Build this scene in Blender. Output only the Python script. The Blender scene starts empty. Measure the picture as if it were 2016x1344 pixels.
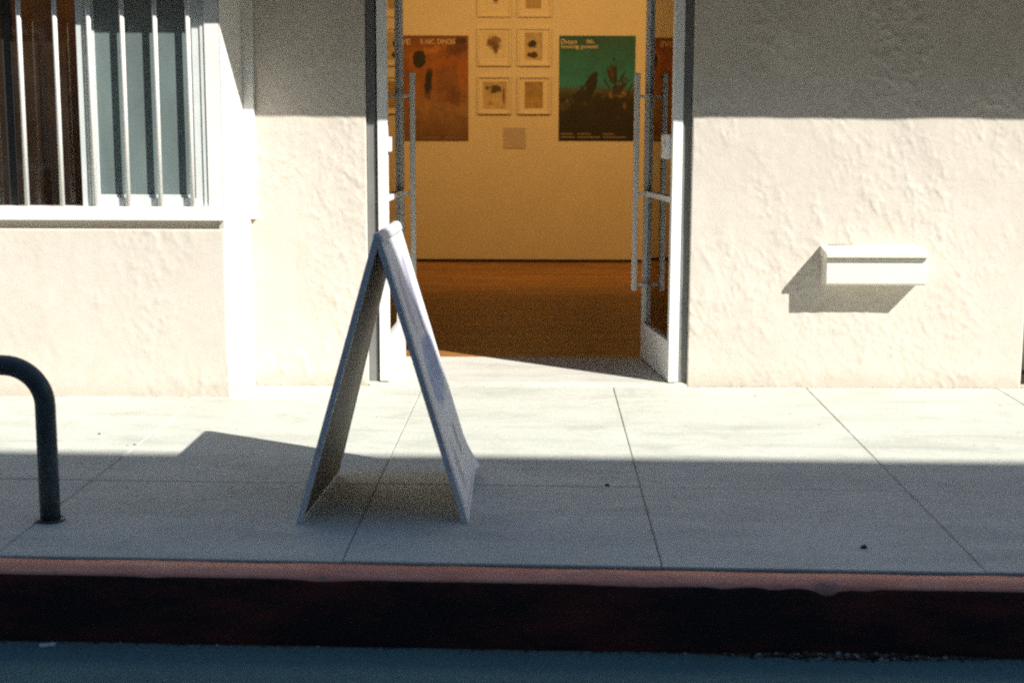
import bpy, bmesh, math, random
import numpy as np
from mathutils import Vector, Matrix

random.seed(7)
rng = np.random.default_rng(11)
sc = bpy.context.scene
COL = sc.collection

# ------------------------------------------------------------------ camera
F_PX, HOR_Y, VAN_X, ROLL, CAM_H = 2780.0, 250.0, 1030.0, 0.003, 1.6
pitch = math.atan((672 - HOR_Y) / F_PX)
yaw = math.atan((VAN_X - 1008) / F_PX * math.cos(pitch))
fwd = Vector((-math.sin(yaw) * math.cos(pitch), math.cos(yaw) * math.cos(pitch), -math.sin(pitch)))
r0 = Vector((math.cos(yaw), math.sin(yaw), 0)); u0 = r0.cross(fwd)
rgt = r0 * math.cos(ROLL) + u0 * math.sin(ROLL); upv = u0 * math.cos(ROLL) - r0 * math.sin(ROLL)
cam_d = bpy.data.cameras.new('camera'); cam = bpy.data.objects.new('camera', cam_d); COL.objects.link(cam)
cam.matrix_world = Matrix(((rgt.x, upv.x, -fwd.x, 0), (rgt.y, upv.y, -fwd.y, 0), (rgt.z, upv.z, -fwd.z, CAM_H), (0, 0, 0, 1)))
cam_d.sensor_width = 36.0; cam_d.lens = F_PX / 2016 * 36.0
cam_d.clip_start = 0.05; cam_d.clip_end = 2000
cam_d.dof.use_dof = True; cam_d.dof.focus_distance = 8.2; cam_d.dof.aperture_fstop = 3.5
sc.camera = cam

# ------------------------------------------------------------------ sky, sun, exposure
SUN = Vector((-1.19, 1.0, -1.27)).normalized()          # direction the light travels
w = bpy.data.worlds.new('World'); sc.world = w; w.use_nodes = True
nt = w.node_tree; bg = nt.nodes['Background']
sky = nt.nodes.new('ShaderNodeTexSky'); sky.sky_type = 'NISHITA'; sky.sun_disc = False
sky.sun_elevation = math.asin(-SUN.z); sky.sun_rotation = math.atan2(-SUN.x, -SUN.y)
sky.air_density = 1.0; sky.dust_density = 0.2; sky.ozone_density = 3.0
nt.links.new(sky.outputs[0], bg.inputs[0]); bg.inputs[1].default_value = 0.080
sd = bpy.data.lights.new('sun', 'SUN'); sd.energy = 5.0; sd.angle = math.radians(0.45); sd.color = (1.0, 0.955, 0.885)
sun = bpy.data.objects.new('sun', sd); COL.objects.link(sun)
sun.rotation_euler = SUN.to_track_quat('-Z', 'Y').to_euler(); sun.location = (14, -10, 14)
sc.view_settings.view_transform = 'Standard'; sc.view_settings.look = 'None'
sc.view_settings.gamma = 1.0; sc.view_settings.use_curve_mapping = False
sc.view_settings.exposure = 0.55
sc.cycles.filter_width = 2.25; sc.cycles.use_adaptive_sampling = False; sc.cycles.use_denoising = False; sc.cycles.sample_clamp_indirect = 4.0
sc.cycles.max_bounces = 6; sc.cycles.transparent_max_bounces = 16; sc.cycles.caustics_reflective = False

# ------------------------------------------------------------------ material helpers
def principled(name):
    m = bpy.data.materials.new(name); m.use_nodes = True
    n = m.node_tree.nodes; b = n['Principled BSDF']
    return m, m.node_tree, b

def coords(t, kind='Object', scale=(1, 1, 1), rot=(0, 0, 0)):
    tc = t.nodes.new('ShaderNodeTexCoord'); mp = t.nodes.new('ShaderNodeMapping')
    mp.inputs['Scale'].default_value = scale; mp.inputs['Rotation'].default_value = rot
    if kind == 'World':
        g = t.nodes.new('ShaderNodeNewGeometry'); t.links.new(g.outputs['Position'], mp.inputs['Vector'])
    else:
        t.links.new(tc.outputs[kind], mp.inputs['Vector'])
    return mp.outputs[0]

def noise(t, v, scale, detail=4, rough=0.55, dist=0.0):
    n = t.nodes.new('ShaderNodeTexNoise'); n.inputs['Scale'].default_value = scale
    n.inputs['Detail'].default_value = detail; n.inputs['Roughness'].default_value = rough
    n.inputs['Distortion'].default_value = dist
    t.links.new(v, n.inputs['Vector']); return n.outputs['Fac']

def ramp(t, fac, stops):
    r = t.nodes.new('ShaderNodeValToRGB'); e = r.color_ramp.elements
    while len(e) < len(stops): e.new(0.5)
    for k, (p, c) in enumerate(stops):
        e[k].position = p; e[k].color = (c, c, c, 1) if not hasattr(c, '__len__') else (*c[:3], 1)
    t.links.new(fac, r.inputs[0]); return r.outputs[0]

def mix(t, fac, a, b, mode='MIX'):
    m = t.nodes.new('ShaderNodeMix'); m.data_type = 'RGBA'; m.blend_type = mode
    for s, val in ((m.inputs['Factor'], fac), (m.inputs['A'], a), (m.inputs['B'], b)):
        if hasattr(val, 'is_linked'): t.links.new(val, s)
        elif hasattr(val, '__len__'): s.default_value = (*val[:3], 1)
        else: s.default_value = val
    return m.outputs['Result']

def math_(t, op, a, b=0.0, clamp=False):
    m = t.nodes.new('ShaderNodeMath'); m.operation = op; m.use_clamp = clamp
    for s, val in zip(m.inputs, (a, b)):
        if hasattr(val, 'is_linked'): t.links.new(val, s)
        else: s.default_value = val
    return m.outputs[0]

def bump(t, b, height, strength, dist):
    n = t.nodes.new('ShaderNodeBump'); n.inputs['Strength'].default_value = strength
    n.inputs['Distance'].default_value = dist
    t.links.new(height, n.inputs['Height']); t.links.new(n.outputs[0], b.inputs['Normal'])

def simple(name, col, rough=0.5, metal=0.0, var=0.06, scale=9.0, bstr=0.0, bscale=60.0, bdist=0.002, spec=0.5, kind='Object'):
    m, t, b = principled(name)
    v = coords(t, kind)
    f = noise(t, v, scale, 5)
    lo = tuple(c * (1 - var) for c in col); hi = tuple(min(1, c * (1 + var)) for c in col)
    t.links.new(ramp(t, f, [(0.3, lo), (0.7, hi)]), b.inputs['Base Color'])
    b.inputs['Roughness'].default_value = rough; b.inputs['Metallic'].default_value = metal
    b.inputs['Specular IOR Level'].default_value = spec
    if bstr: bump(t, b, noise(t, v, bscale, 4), bstr, bdist)
    return m

M = {}
def stucco_mat():
    m, t, b = principled('stucco'); v = coords(t, 'World')
    big = noise(t, v, 1.1, 4, 0.6); mid = noise(t, v, 14, 5, 0.6)
    c = ramp(t, big, [(0.32, (0.635, 0.575, 0.49)), (0.68, (0.70, 0.65, 0.57))])
    c = mix(t, 0.35, c, ramp(t, mid, [(0.3, (0.60, 0.545, 0.475)), (0.7, (0.73, 0.685, 0.62))]))
    # faint run-off streaks, stretched down the wall
    st = noise(t, coords(t, 'World', (7, 7, 0.5)), 1.0, 4, 0.6)
    c = mix(t, ramp(t, st, [(0.55, 0.0), (0.8, 0.28)]), c, (0.60, 0.51, 0.43))
    # splash dirt hugging the foot of the wall, ragged top edge
    sep = t.nodes.new('ShaderNodeSeparateXYZ'); g = t.nodes.new('ShaderNodeNewGeometry')
    t.links.new(g.outputs['Position'], sep.inputs[0])
    h = math_(t, 'ADD', sep.outputs['Z'], math_(t, 'MULTIPLY', noise(t, v, 9, 5, 0.7), -0.16))
    c = mix(t, ramp(t, math_(t, 'ADD', h, 0.1), [(0.03, 0.32), (0.12, 0.0)]), c, (0.40, 0.34, 0.28))
    t.links.new(c, b.inputs['Base Color']); b.inputs['Roughness'].default_value = 0.9
    b.inputs['Specular IOR Level'].default_value = 0.2
    hh = math_(t, 'ADD', noise(t, v, 42, 7, 0.68, 0.8), math_(t, 'MULTIPLY', noise(t, v, 190, 3), 0.30))
    bump(t, b, hh, 0.34, 0.005)
    return m
M['stucco'] = stucco_mat()

def concrete_mat(name, lo, hi, crack=True, dark=(0.2, 0.19, 0.175)):
    m, t, b = principled(name); v = coords(t, 'World')
    c = ramp(t, noise(t, v, 1.6, 6, 0.65), [(0.3, lo), (0.72, hi)])
    c = mix(t, 0.45, c, ramp(t, noise(t, v, 75, 4, 0.75), [(0.32, tuple(q * 0.72 for q in lo)), (0.68, tuple(min(1, q * 1.12) for q in hi))]), 'MIX')
    dirt = noise(t, coords(t, 'World', (0.5, 1.6, 1)), 2.3, 6, 0.7, 0.5); c = mix(t, ramp(t, dirt, [(0.46, 0.0), (0.75, 0.75)]), c, dark)
    sp = noise(t, v, 180, 2); c = mix(t, ramp(t, sp, [(0.66, 0.0), (0.74, 0.5)]), c, dark)
    stn = noise(t, v, 3.7, 5, 0.7, 0.8); c = mix(t, ramp(t, stn, [(0.54, 0.0), (0.72, 0.55)]), c, dark)
    gum = t.nodes.new('ShaderNodeTexVoronoi'); gum.inputs['Scale'].default_value = 3.1; t.links.new(v, gum.inputs['Vector'])
    c = mix(t, ramp(t, gum.outputs['Distance'], [(0.035, 0.40), (0.06, 0.0)]), c, dark)
    if crack:   # a hint of hairline drying cracks
        vo = t.nodes.new('ShaderNodeTexVoronoi'); vo.feature = 'DISTANCE_TO_EDGE'; vo.inputs['Scale'].default_value = 0.9
        wv = t.nodes.new('ShaderNodeVectorMath'); wv.operation = 'ADD'
        nn = t.nodes.new('ShaderNodeTexNoise'); nn.inputs['Scale'].default_value = 3; t.links.new(v, nn.inputs['Vector'])
        t.links.new(v, wv.inputs[0]); t.links.new(nn.outputs['Color'], wv.inputs[1]); t.links.new(wv.outputs[0], vo.inputs['Vector'])
        k = ramp(t, vo.outputs['Distance'], [(0.0, 0.35), (0.004, 0.0)])
        k = math_(t, 'MULTIPLY', k, ramp(t, noise(t, v, 0.8, 2), [(0.5, 0.0), (0.6, 1.0)]))
        c = mix(t, k, c, dark)
    t.links.new(c, b.inputs['Base Color']); b.inputs['Roughness'].default_value = 0.85
    b.inputs['Specular IOR Level'].default_value = 0.3
    bump(t, b, math_(t, 'ADD', noise(t, v, 90, 5, 0.7), math_(t, 'MULTIPLY', noise(t, v, 12, 4), 1.2)), 0.35, 0.003)
    return m
M['concrete'] = concrete_mat('pavement_concrete', (0.58, 0.595, 0.52), (0.67, 0.685, 0.605), True, (0.41, 0.42, 0.36))
M['slab'] = concrete_mat('doorway_concrete', (0.62, 0.615, 0.55), (0.69, 0.685, 0.62), True, (0.45, 0.43, 0.38))
M['joint'] = simple('joint_dirt', (0.44, 0.42, 0.37), 0.95, var=0.4, scale=30, bstr=0.5, kind='World')

def asphalt_mat():
    m, t, b = principled('asphalt'); v = coords(t, 'World')
    c = ramp(t, noise(t, v, 130, 4, 0.75), [(0.38, (0.075, 0.155, 0.15)), (0.52, (0.145, 0.29, 0.275)), (0.72, (0.28, 0.44, 0.42))])
    c = mix(t, ramp(t, noise(t, v, 2.2, 5, 0.7), [(0.42, 0.0), (0.7, 0.6)]), c, (0.10, 0.20, 0.19))
    t.links.new(c, b.inputs['Base Color']); b.inputs['Roughness'].default_value = 0.8
    bump(t, b, math_(t, 'ADD', noise(t, v, 120, 4, 0.7), math_(t, 'MULTIPLY', noise(t, v, 14, 4), 1.5)), 0.9, 0.010)
    return m
M['asphalt'] = asphalt_mat()

def kerb_mats():
    def worn(t, b, c, v):      # broken edges show the casting under the paint
        at_ = t.nodes.new('ShaderNodeAttribute'); at_.attribute_name = 'wear'
        f = math_(t, 'ADD', at_.outputs['Fac'], math_(t, 'MULTIPLY', math_(t, 'SUBTRACT', noise(t, v, 38, 5, 0.7), 0.5), 0.9))
        cc = ramp(t, noise(t, v, 25, 5, 0.7), [(0.3, (0.30, 0.13, 0.10)), (0.7, (0.58, 0.30, 0.235))])
        t.links.new(mix(t, ramp(t, f, [(0.42, 0.0), (0.60, 1.0)]), c, cc), b.inputs['Base Color'])
    m, t, b = principled('kerb_red_paint'); v = coords(t, 'World')
    c = ramp(t, noise(t, v, 5, 5, 0.7), [(0.3, (0.60, 0.22, 0.15)), (0.7, (0.74, 0.34, 0.245))])
    c = mix(t, ramp(t, noise(t, coords(t, 'World', (1, 2.4, 2.4)), 6.5, 7, 0.75, 0.4), [(0.58, 0.0), (0.64, 0.85)]), c, (0.30, 0.24, 0.22))
    c = mix(t, ramp(t, noise(t, v, 60, 4, 0.7), [(0.58, 0.0), (0.72, 0.5)]), c, (0.24, 0.12, 0.10))
    t.links.new(c, b.inputs['Base Color']); b.inputs['Roughness'].default_value = 0.7
    bump(t, b, noise(t, v, 45, 6, 0.7), 0.5, 0.004)
    M['kerb_top'] = m
    worn(t, b, c, v)
    m, t, b = principled('kerb_black_paint'); v = coords(t, 'World')
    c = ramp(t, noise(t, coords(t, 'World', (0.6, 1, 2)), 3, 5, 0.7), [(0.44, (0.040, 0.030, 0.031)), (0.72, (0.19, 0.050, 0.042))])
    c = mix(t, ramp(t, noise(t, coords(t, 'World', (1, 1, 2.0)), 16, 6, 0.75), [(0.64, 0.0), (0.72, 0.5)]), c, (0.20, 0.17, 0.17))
    t.links.new(c, b.inputs['Base Color']); b.inputs['Roughness'].default_value = 0.8
    b.inputs['Specular IOR Level'].default_value = 0.15
    bump(t, b, noise(t, v, 40, 6, 0.7), 0.6, 0.005)
    M['kerb_face'] = m
    worn(t, b, c, v)
kerb_mats()

M['white'] = simple('white_paint', (0.84, 0.83, 0.79), 0.42, var=0.05, scale=6, bstr=0.15, bscale=90, bdist=0.001)
M['white_sash'] = simple('white_sash_paint', (0.66, 0.70, 0.68), 0.45, var=0.06, scale=7, bstr=0.1, bscale=70, bdist=0.001)
M['grey_frame'] = simple('grey_metal_paint', (0.20, 0.205, 0.20), 0.42, var=0.10, scale=5, bstr=0.1, bscale=80, bdist=0.001)
M['door_paint'] = simple('door_paint', (0.88, 0.89, 0.87), 0.40, var=0.05, scale=5, bstr=0.1, bscale=80, bdist=0.001)
M['steel'] = simple('brushed_steel', (0.93, 0.92, 0.87), 0.35, metal=0.0, var=0.06, scale=4)
M['black'] = simple('black_rubber', (0.012, 0.011, 0.010), 0.8, var=0.2)
M['gasket'] = simple('green_gasket', (0.06, 0.075, 0.04), 0.7, var=0.2)
M['rust'] = simple('reddish_gasket', (0.10, 0.035, 0.02), 0.7, var=0.25)
M['mailbox'] = simple('cream_enamel', (0.80, 0.77, 0.69), 0.38, var=0.04, scale=4, bstr=0.08, bscale=50, bdist=0.001)
M['board'] = simple('sign_board_white', (0.60, 0.61, 0.64), 0.5, var=0.06, scale=5)
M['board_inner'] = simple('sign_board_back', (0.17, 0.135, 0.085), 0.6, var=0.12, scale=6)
M['board_edge'] = simple('sign_edge_aluminium', (0.74, 0.77, 0.81), 0.45, metal=0.0, var=0.12, scale=12)
M['cap'] = simple('sign_hinge_cap', (0.66, 0.67, 0.69), 0.45, var=0.05)
M['rack'] = simple('rack_dark_paint', (0.060, 0.085, 0.090), 0.45, var=0.35, scale=22, bstr=0.25, bscale=70, bdist=0.001)
M['gallery_wall'] = simple('gallery_white_wall', (0.72, 0.69, 0.63), 0.85, var=0.03, scale=3, bstr=0.1, bscale=140, bdist=0.001)
M['dark_room'] = simple('dark_brown_panel', (0.22, 0.11, 0.04), 0.7, var=0.35, scale=2.5)
M['curtain'] = simple('brown_curtain', (0.34, 0.205, 0.06), 0.9, var=0.3, scale=8)
M['skirting'] = simple('black_skirting', (0.02, 0.016, 0.012), 0.6, var=0.2)
M['dimming_soffit'] = simple('dimming_brown', (0.20, 0.09, 0.03), 0.8, var=0.2, scale=3)  # made-up brown, cuts bounce so the wall's shade goes darker and warmer
M['ceiling'] = simple('ceiling_white', (0.7, 0.68, 0.64), 0.9, var=0.02)
M['picture_frame'] = simple('white_picture_frame', (0.70, 0.66, 0.58), 0.5, var=0.04)
M['mat_board'] = simple('mat_board', (0.74, 0.70, 0.62), 0.9, var=0.02)
M['panel_grey'] = simple('grey_text_panel', (0.50, 0.46, 0.46), 0.8, var=0.05)
M['lamp_black'] = simple('lamp_housing', (0.03, 0.03, 0.03), 0.5, var=0.1)
M['scrap'] = simple('white_scrap', (0.75, 0.78, 0.78), 0.7, var=0.1)
M['gumdark'] = simple('dark_gum', (0.02, 0.018, 0.016), 0.8, var=0.3)
M['brick_far'] = simple('shaded_plaster', (0.17, 0.175, 0.175), 0.9, var=0.10, scale=0.8, bstr=0.2, bscale=12, bdist=0.01, kind='World')
M['roofing'] = simple('roofing_felt', (0.12, 0.11, 0.10), 0.95, var=0.1)
M['opp_glass'] = simple('dim_window_glass', (0.03, 0.035, 0.04), 0.12, var=0.1)

def glass_mat(name, tint=(0.93, 0.95, 0.93), rough=0.0, dust=0.0, dustcol=(0.3, 0.3, 0.3), f0=0.06):
    m = bpy.data.materials.new(name); m.use_nodes = True; t = m.node_tree
    for n in list(t.nodes):
        if n.type == 'BSDF_PRINCIPLED': t.nodes.remove(n)
    out = [n for n in t.nodes if n.type == 'OUTPUT_MATERIAL'][0]
    tr = t.nodes.new('ShaderNodeBsdfTransparent'); tr.inputs[0].default_value = (*tint, 1)
    gl = t.nodes.new('ShaderNodeBsdfGlossy'); gl.inputs['Roughness'].default_value = rough
    fr = t.nodes.new('ShaderNodeFresnel'); fr.inputs[0].default_value = 1.5
    mx = t.nodes.new('ShaderNodeMixShader')
    t.links.new(math_(t, 'MULTIPLY', fr.outputs[0], 1.6, True), mx.inputs[0])
    t.links.new(tr.outputs[0], mx.inputs[1]); t.links.new(gl.outputs[0], mx.inputs[2])
    res = mx.outputs[0]
    if dust:
        df = t.nodes.new('ShaderNodeBsdfDiffuse'); df.inputs[0].default_value = (*dustcol, 1)
        m2 = t.nodes.new('ShaderNodeMixShader')
        f = noise(t, coords(t, 'Object', (1, 1, 0.6)), 3.5, 5, 0.6)
        t.links.new(ramp(t, f, [(0.3, max(0, dust - 0.08)), (0.7, min(1, dust + 0.08))]), m2.inputs[0])
        t.links.new(res, m2.inputs[1]); t.links.new(df.outputs[0], m2.inputs[2]); res = m2.outputs[0]
    t.links.new(res, out.inputs[0])
    return m
M['glass'] = glass_mat('clear_glass', (0.90, 0.92, 0.88))
M['window_glass'] = glass_mat('dusty_window_glass', (0.75, 0.74, 0.70), 0.02, 0.02, (0.25, 0.2, 0.16))
M['screen'] = glass_mat('insect_screen', (0.55, 0.6, 0.6), 0.25, 0.50, (0.30, 0.385, 0.38))

def wood_mat():
    m, t, b = principled('oak_floor'); oi = t.nodes.new('ShaderNodeObjectInfo')
    v = coords(t, 'World', (0.9, 9, 9))
    add = t.nodes.new('ShaderNodeVectorMath'); add.operation = 'ADD'
    t.links.new(v, add.inputs[0])
    cmb = t.nodes.new('ShaderNodeCombineXYZ'); t.links.new(math_(t, 'MULTIPLY', oi.outputs['Random'], 60), cmb.inputs[0]); t.links.new(cmb.outputs[0], add.inputs[1])
    g = noise(t, add.outputs[0], 2.6, 7, 0.65, 1.2)
    c = ramp(t, g, [(0.3, (0.19, 0.085, 0.022)), (0.5, (0.34, 0.16, 0.044)), (0.72, (0.48, 0.25, 0.085))])
    tone = ramp(t, oi.outputs['Random'], [(0.0, (0.72, 0.70, 0.68)), (1.0, (1.15, 1.12, 1.08))])
    c = mix(t, 1.0, c, tone, 'MULTIPLY')
    t.links.new(c, b.inputs['Base Color']); b.inputs['Roughness'].default_value = 0.42
    b.inputs['Specular IOR Level'].default_value = 0.3
    bump(t, b, g, 0.15, 0.001)
    return m
M['wood'] = wood_mat()

def print_mat(name, base_stops, blobs, axis='XZ', grain=0.12, rough=0.6):
    """Flat printed picture. base_stops: vertical gradient in local height; blobs: (cx, cz, rx, rz, angle, colour, soft, ragged, alpha)."""
    m, t, b = principled(name); v = coords(t, 'Object')
    sep = t.nodes.new('ShaderNodeSeparateXYZ'); t.links.new(v, sep.inputs[0])
    x, z = sep.outputs[0], sep.outputs['Z' if axis == 'XZ' else 'Y']
    n1 = noise(t, v, 9, 5, 0.65); n2 = noise(t, v, 23, 5, 0.7)
    zz = math_(t, 'ADD', z, math_(t, 'MULTIPLY', math_(t, 'SUBTRACT', n1, 0.5), 0.10))
    zmin, zmax = base_stops[0][0], base_stops[-1][0]
    f = math_(t, 'DIVIDE', math_(t, 'SUBTRACT', zz, zmin), zmax - zmin, True)
    c = ramp(t, f, [((p - zmin) / (zmax - zmin), col) for p, col in base_stops])
    for (cx, cz, rx, rz, ang, col, soft, rag, alpha) in blobs:
        dx = math_(t, 'SUBTRACT', x, cx); dz = math_(t, 'SUBTRACT', z, cz)
        ca, sa = math.cos(ang), math.sin(ang)
        px = math_(t, 'ADD', math_(t, 'MULTIPLY', dx, ca / rx), math_(t, 'MULTIPLY', dz, sa / rx))
        pz = math_(t, 'ADD', math_(t, 'MULTIPLY', dx, -sa / rz), math_(t, 'MULTIPLY', dz, ca / rz))
        d = math_(t, 'SQRT', math_(t, 'ADD', math_(t, 'POWER', math_(t, 'ABSOLUTE', px), 2.6), math_(t, 'POWER', math_(t, 'ABSOLUTE', pz), 2.6)))
        d = math_(t, 'ADD', d, math_(t, 'MULTIPLY', math_(t, 'ADD', math_(t, 'SUBTRACT', n2, 0.5), math_(t, 'MULTIPLY', math_(t, 'SUBTRACT', n1, 0.5), 1.6)), rag * 2.6))
        k = ramp(t, d, [(max(0.0, 0.8 - soft), alpha), (0.8, 0.0)])
        c = mix(t, k, c, col)
    n4 = noise(t, v, 4.5, 6, 0.7, 1.0); c = mix(t, grain * 2.6, c, ramp(t, n4, [(0.35, 0.05), (0.65, 0.75)]), 'OVERLAY')
    c = mix(t, grain, c, mix(t, n2, (0, 0, 0), (0.9, 0.85, 0.8)), 'OVERLAY')
    t.links.new(c, b.inputs['Base Color']); b.inputs['Roughness'].default_value = rough
    return m

# ------------------------------------------------------------------ mesh helpers
class MB:
    def __init__(s): s.v = []; s.f = []; s.mi = []
    def quadmesh(s, vs, fs, mi=0):
        o = len(s.v); s.v += [tuple(p) for p in vs]; s.f += [tuple(i + o for i in f) for f in fs]; s.mi += [mi] * len(fs); return s
    def box(s, x0, x1, y0, y1, z0, z1, mi=0):
        vs = [(x0, y0, z0), (x1, y0, z0), (x1, y1, z0), (x0, y1, z0), (x0, y0, z1), (x1, y0, z1), (x1, y1, z1), (x0, y1, z1)]
        return s.quadmesh(vs, [(0, 3, 2, 1), (4, 5, 6, 7), (0, 1, 5, 4), (1, 2, 6, 5), (2, 3, 7, 6), (3, 0, 4, 7)], mi)
    def hexa(s, a, b, c, d, off, mi=0):
        """quad a-b-c-d thickened by the vector off"""
        a, b, c, d, off = map(Vector, (a, b, c, d, off))
        vs = [a, b, c, d, a + off, b + off, c + off, d + off]
        return s.quadmesh(vs, [(0, 1, 2, 3), (7, 6, 5, 4), (0, 4, 5, 1), (1, 5, 6, 2), (2, 6, 7, 3), (3, 7, 4, 0)], mi)
    def prism(s, pts, axis_vec, mi=0):
        n = len(pts); av = Vector(axis_vec); vs = [Vector(p) for p in pts] + [Vector(p) + av for p in pts]
        fs = [tuple(range(n - 1, -1, -1)), tuple(range(n, 2 * n))] + [(i, (i + 1) % n, n + (i + 1) % n, n + i) for i in range(n)]
        return s.quadmesh(vs, fs, mi)
    def tube(s, path, r, seg=16, caps=True, mi=0):
        path = [Vector(p) for p in path]; rings = []; vs = []; fs = []
        up = None
        for i, p in enumerate(path):
            a = path[max(0, i - 1)]; b = path[min(len(path) - 1, i + 1)]; tng = (b - a).normalized()
            if up is None:
                up = Vector((0, 0, 1)) if abs(tng.z) < 0.9 else Vector((0, 1, 0))
            side = tng.cross(up).normalized(); up = side.cross(tng).normalized()
            rr = r[i] if hasattr(r, '__len__') else r
            vs += [p + (side * math.cos(2 * math.pi * k / seg) + up * math.sin(2 * math.pi * k / seg)) * rr for k in range(seg)]
        for i in range(len(path) - 1):
            for k in range(seg):
                fs.append((i * seg + k, i * seg + (k + 1) % seg, (i + 1) * seg + (k + 1) % seg, (i + 1) * seg + k))
        if caps: fs += [tuple(range(seg - 1, -1, -1)), tuple(range((len(path) - 1) * seg, len(path) * seg))]
        return s.quadmesh(vs, fs, mi)
    def build(s, name, mats, parent=None, loc=None, bevel=0.0, smooth=False):
        """vertices are given in world space; loc is the object's own origin"""
        base = Vector((0, 0, 0)) if parent is None else world_loc(parent)
        org = Vector(loc) if loc is not None else base
        me = bpy.data.meshes.new(name); me.from_pydata([tuple(Vector(p) - org) for p in s.v], [], s.f)
        mats = mats if isinstance(mats, (list, tuple)) else [mats]
        for mm in mats: me.materials.append(mm)
        for p, k in zip(me.polygons, s.mi): p.material_index = k
        bm = bmesh.new(); bm.from_mesh(me)
        bmesh.ops.recalc_face_normals(bm, faces=bm.faces)
        if bevel: bmesh.ops.bevel(bm, geom=list(bm.edges), offset=bevel, segments=2, affect='EDGES', profile=0.5, clamp_overlap=True)
        bm.to_mesh(me); bm.free()
        if smooth:
            for p in me.polygons: p.use_smooth = True
        o = bpy.data.objects.new(name, me); COL.objects.link(o)
        o.location = org - base
        if parent is not None: o.parent = parent
        return o

def world_loc(o):
    l = Vector(o.location)
    while o.parent is not None: o = o.parent; l += Vector(o.location)
    return l

def thing(name, label, cat, loc, group=None):
    o = bpy.data.objects.new(name, None); COL.objects.link(o); o.location = loc; o.empty_display_size = 0.1
    return tag(o, label, cat, group)
def tag(o, label=None, cat=None, group=None, kind=None):
    if label: o['label'] = label
    if cat: o['category'] = cat
    if group: o['group'] = group
    if kind: o['kind'] = kind
    return o

# smooth value noise on a lattice, for real relief
_lat = rng.random((256, 256))
def vnoise(x, y):
    xi = np.floor(x).astype(int); yi = np.floor(y).astype(int); fx = x - xi; fy = y - yi
    fx = fx * fx * (3 - 2 * fx); fy = fy * fy * (3 - 2 * fy)
    g = lambda a, b: _lat[a % 256, b % 256]
    return (g(xi, yi) * (1 - fx) + g(xi + 1, yi) * fx) * (1 - fy) + (g(xi, yi + 1) * (1 - fx) + g(xi + 1, yi + 1) * fx) * fy
def fbm(x, y, o=4, p=0.5):
    s = 0; a = 1; tot = 0
    for k in range(o):
        s = s + a * vnoise(x * 2 ** k + 17.3 * k, y * 2 ** k + 5.1 * k); tot += a; a *= p
    return s / tot - 0.5
def relief(u, v, amp):
    """trowelled stucco: broad waves, overlapping skim flakes leaning to one side, small crumbs"""
    wu = u + 0.05 * fbm(u * 5, v * 5, 3); wv = v + 0.05 * fbm(u * 5 + 40, v * 5 + 9, 3)
    a = math.radians(28); p = wu * math.cos(a) + wv * math.sin(a); q = -wu * math.sin(a) + wv * math.cos(a)
    broad = 0.020 * fbm(u * 2.2, v * 1.5, 3)
    n1 = fbm(p * 24, q * 10, 4); n2 = fbm(p * 46 + 90, q * 22 + 31, 3); n3 = fbm(q * 26 + 8, p * 14 + 61, 3)
    patch = np.clip(fbm(u * 2.6 + 3, v * 2.2 + 77, 3) * 6 + 0.65, 0.05, 1.5)
    step = lambda n, th, wd: np.clip((n - th) / wd, 0, 1)
    fl = 0.0022 * step(n1, 0.07, 0.10) + 0.0020 * step(n2, 0.09, 0.09) + 0.0016 * step(n3, 0.10, 0.08)
    crumb = 0.0012 * fbm(u * 70, v * 70, 2)
    return amp * (broad + 0.8 * fl * patch + crumb)

def stucco(name, A, U, V, parent, amp=1.0, res=0.011, seed=0.0, skirt=0.04):
    A, U, V = Vector(A), Vector(U), Vector(V); N = U.cross(V).normalized()
    nu = max(2, int(U.length / res)); nv = max(2, int(V.length / res))
    uu, vv = np.meshgrid(np.linspace(0, 1, nu + 1), np.linspace(0, 1, nv + 1), indexing='ij')
    d = relief(uu * U.length + seed, vv * V.length + seed * 0.37 + A.z, amp)
    P = np.array(A)[None, None] + uu[..., None] * np.array(U) + vv[..., None] * np.array(V) + d[..., None] * np.array(N)
    base = world_loc(parent)
    P = P - np.array(base)
    # a skirt turns the rim back so that the panel has depth
    idx = np.arange((nu + 1) * (nv + 1)).reshape(nu + 1, nv + 1)
    f = np.stack([idx[:-1, :-1], idx[1:, :-1], idx[1:, 1:], idx[:-1, 1:]], -1).reshape(-1, 4).tolist()
    rim = list(idx[:, 0]) + list(idx[-1, 1:]) + list(idx[-2::-1, -1]) + list(idx[0, -2:0:-1])
    pts = P.reshape(-1, 3); nb = len(pts); extra = pts[rim] - np.array(N) * skirt
    pts = np.vstack([pts, extra]); n = len(rim)
    f += [[int(rim[(k + 1) % n]), int(rim[k]), nb + k, nb + (k + 1) % n] for k in range(n)]
    me = bpy.data.meshes.new(name); me.from_pydata(pts.tolist(), [], f); me.materials.append(M['stucco'])
    ng = nu * nv
    sm = np.zeros(len(f), bool); sm[:ng] = True; me.polygons.foreach_set('use_smooth', sm)
    o = bpy.data.objects.new(name, me); COL.objects.link(o); o.parent = parent
    return o

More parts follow.
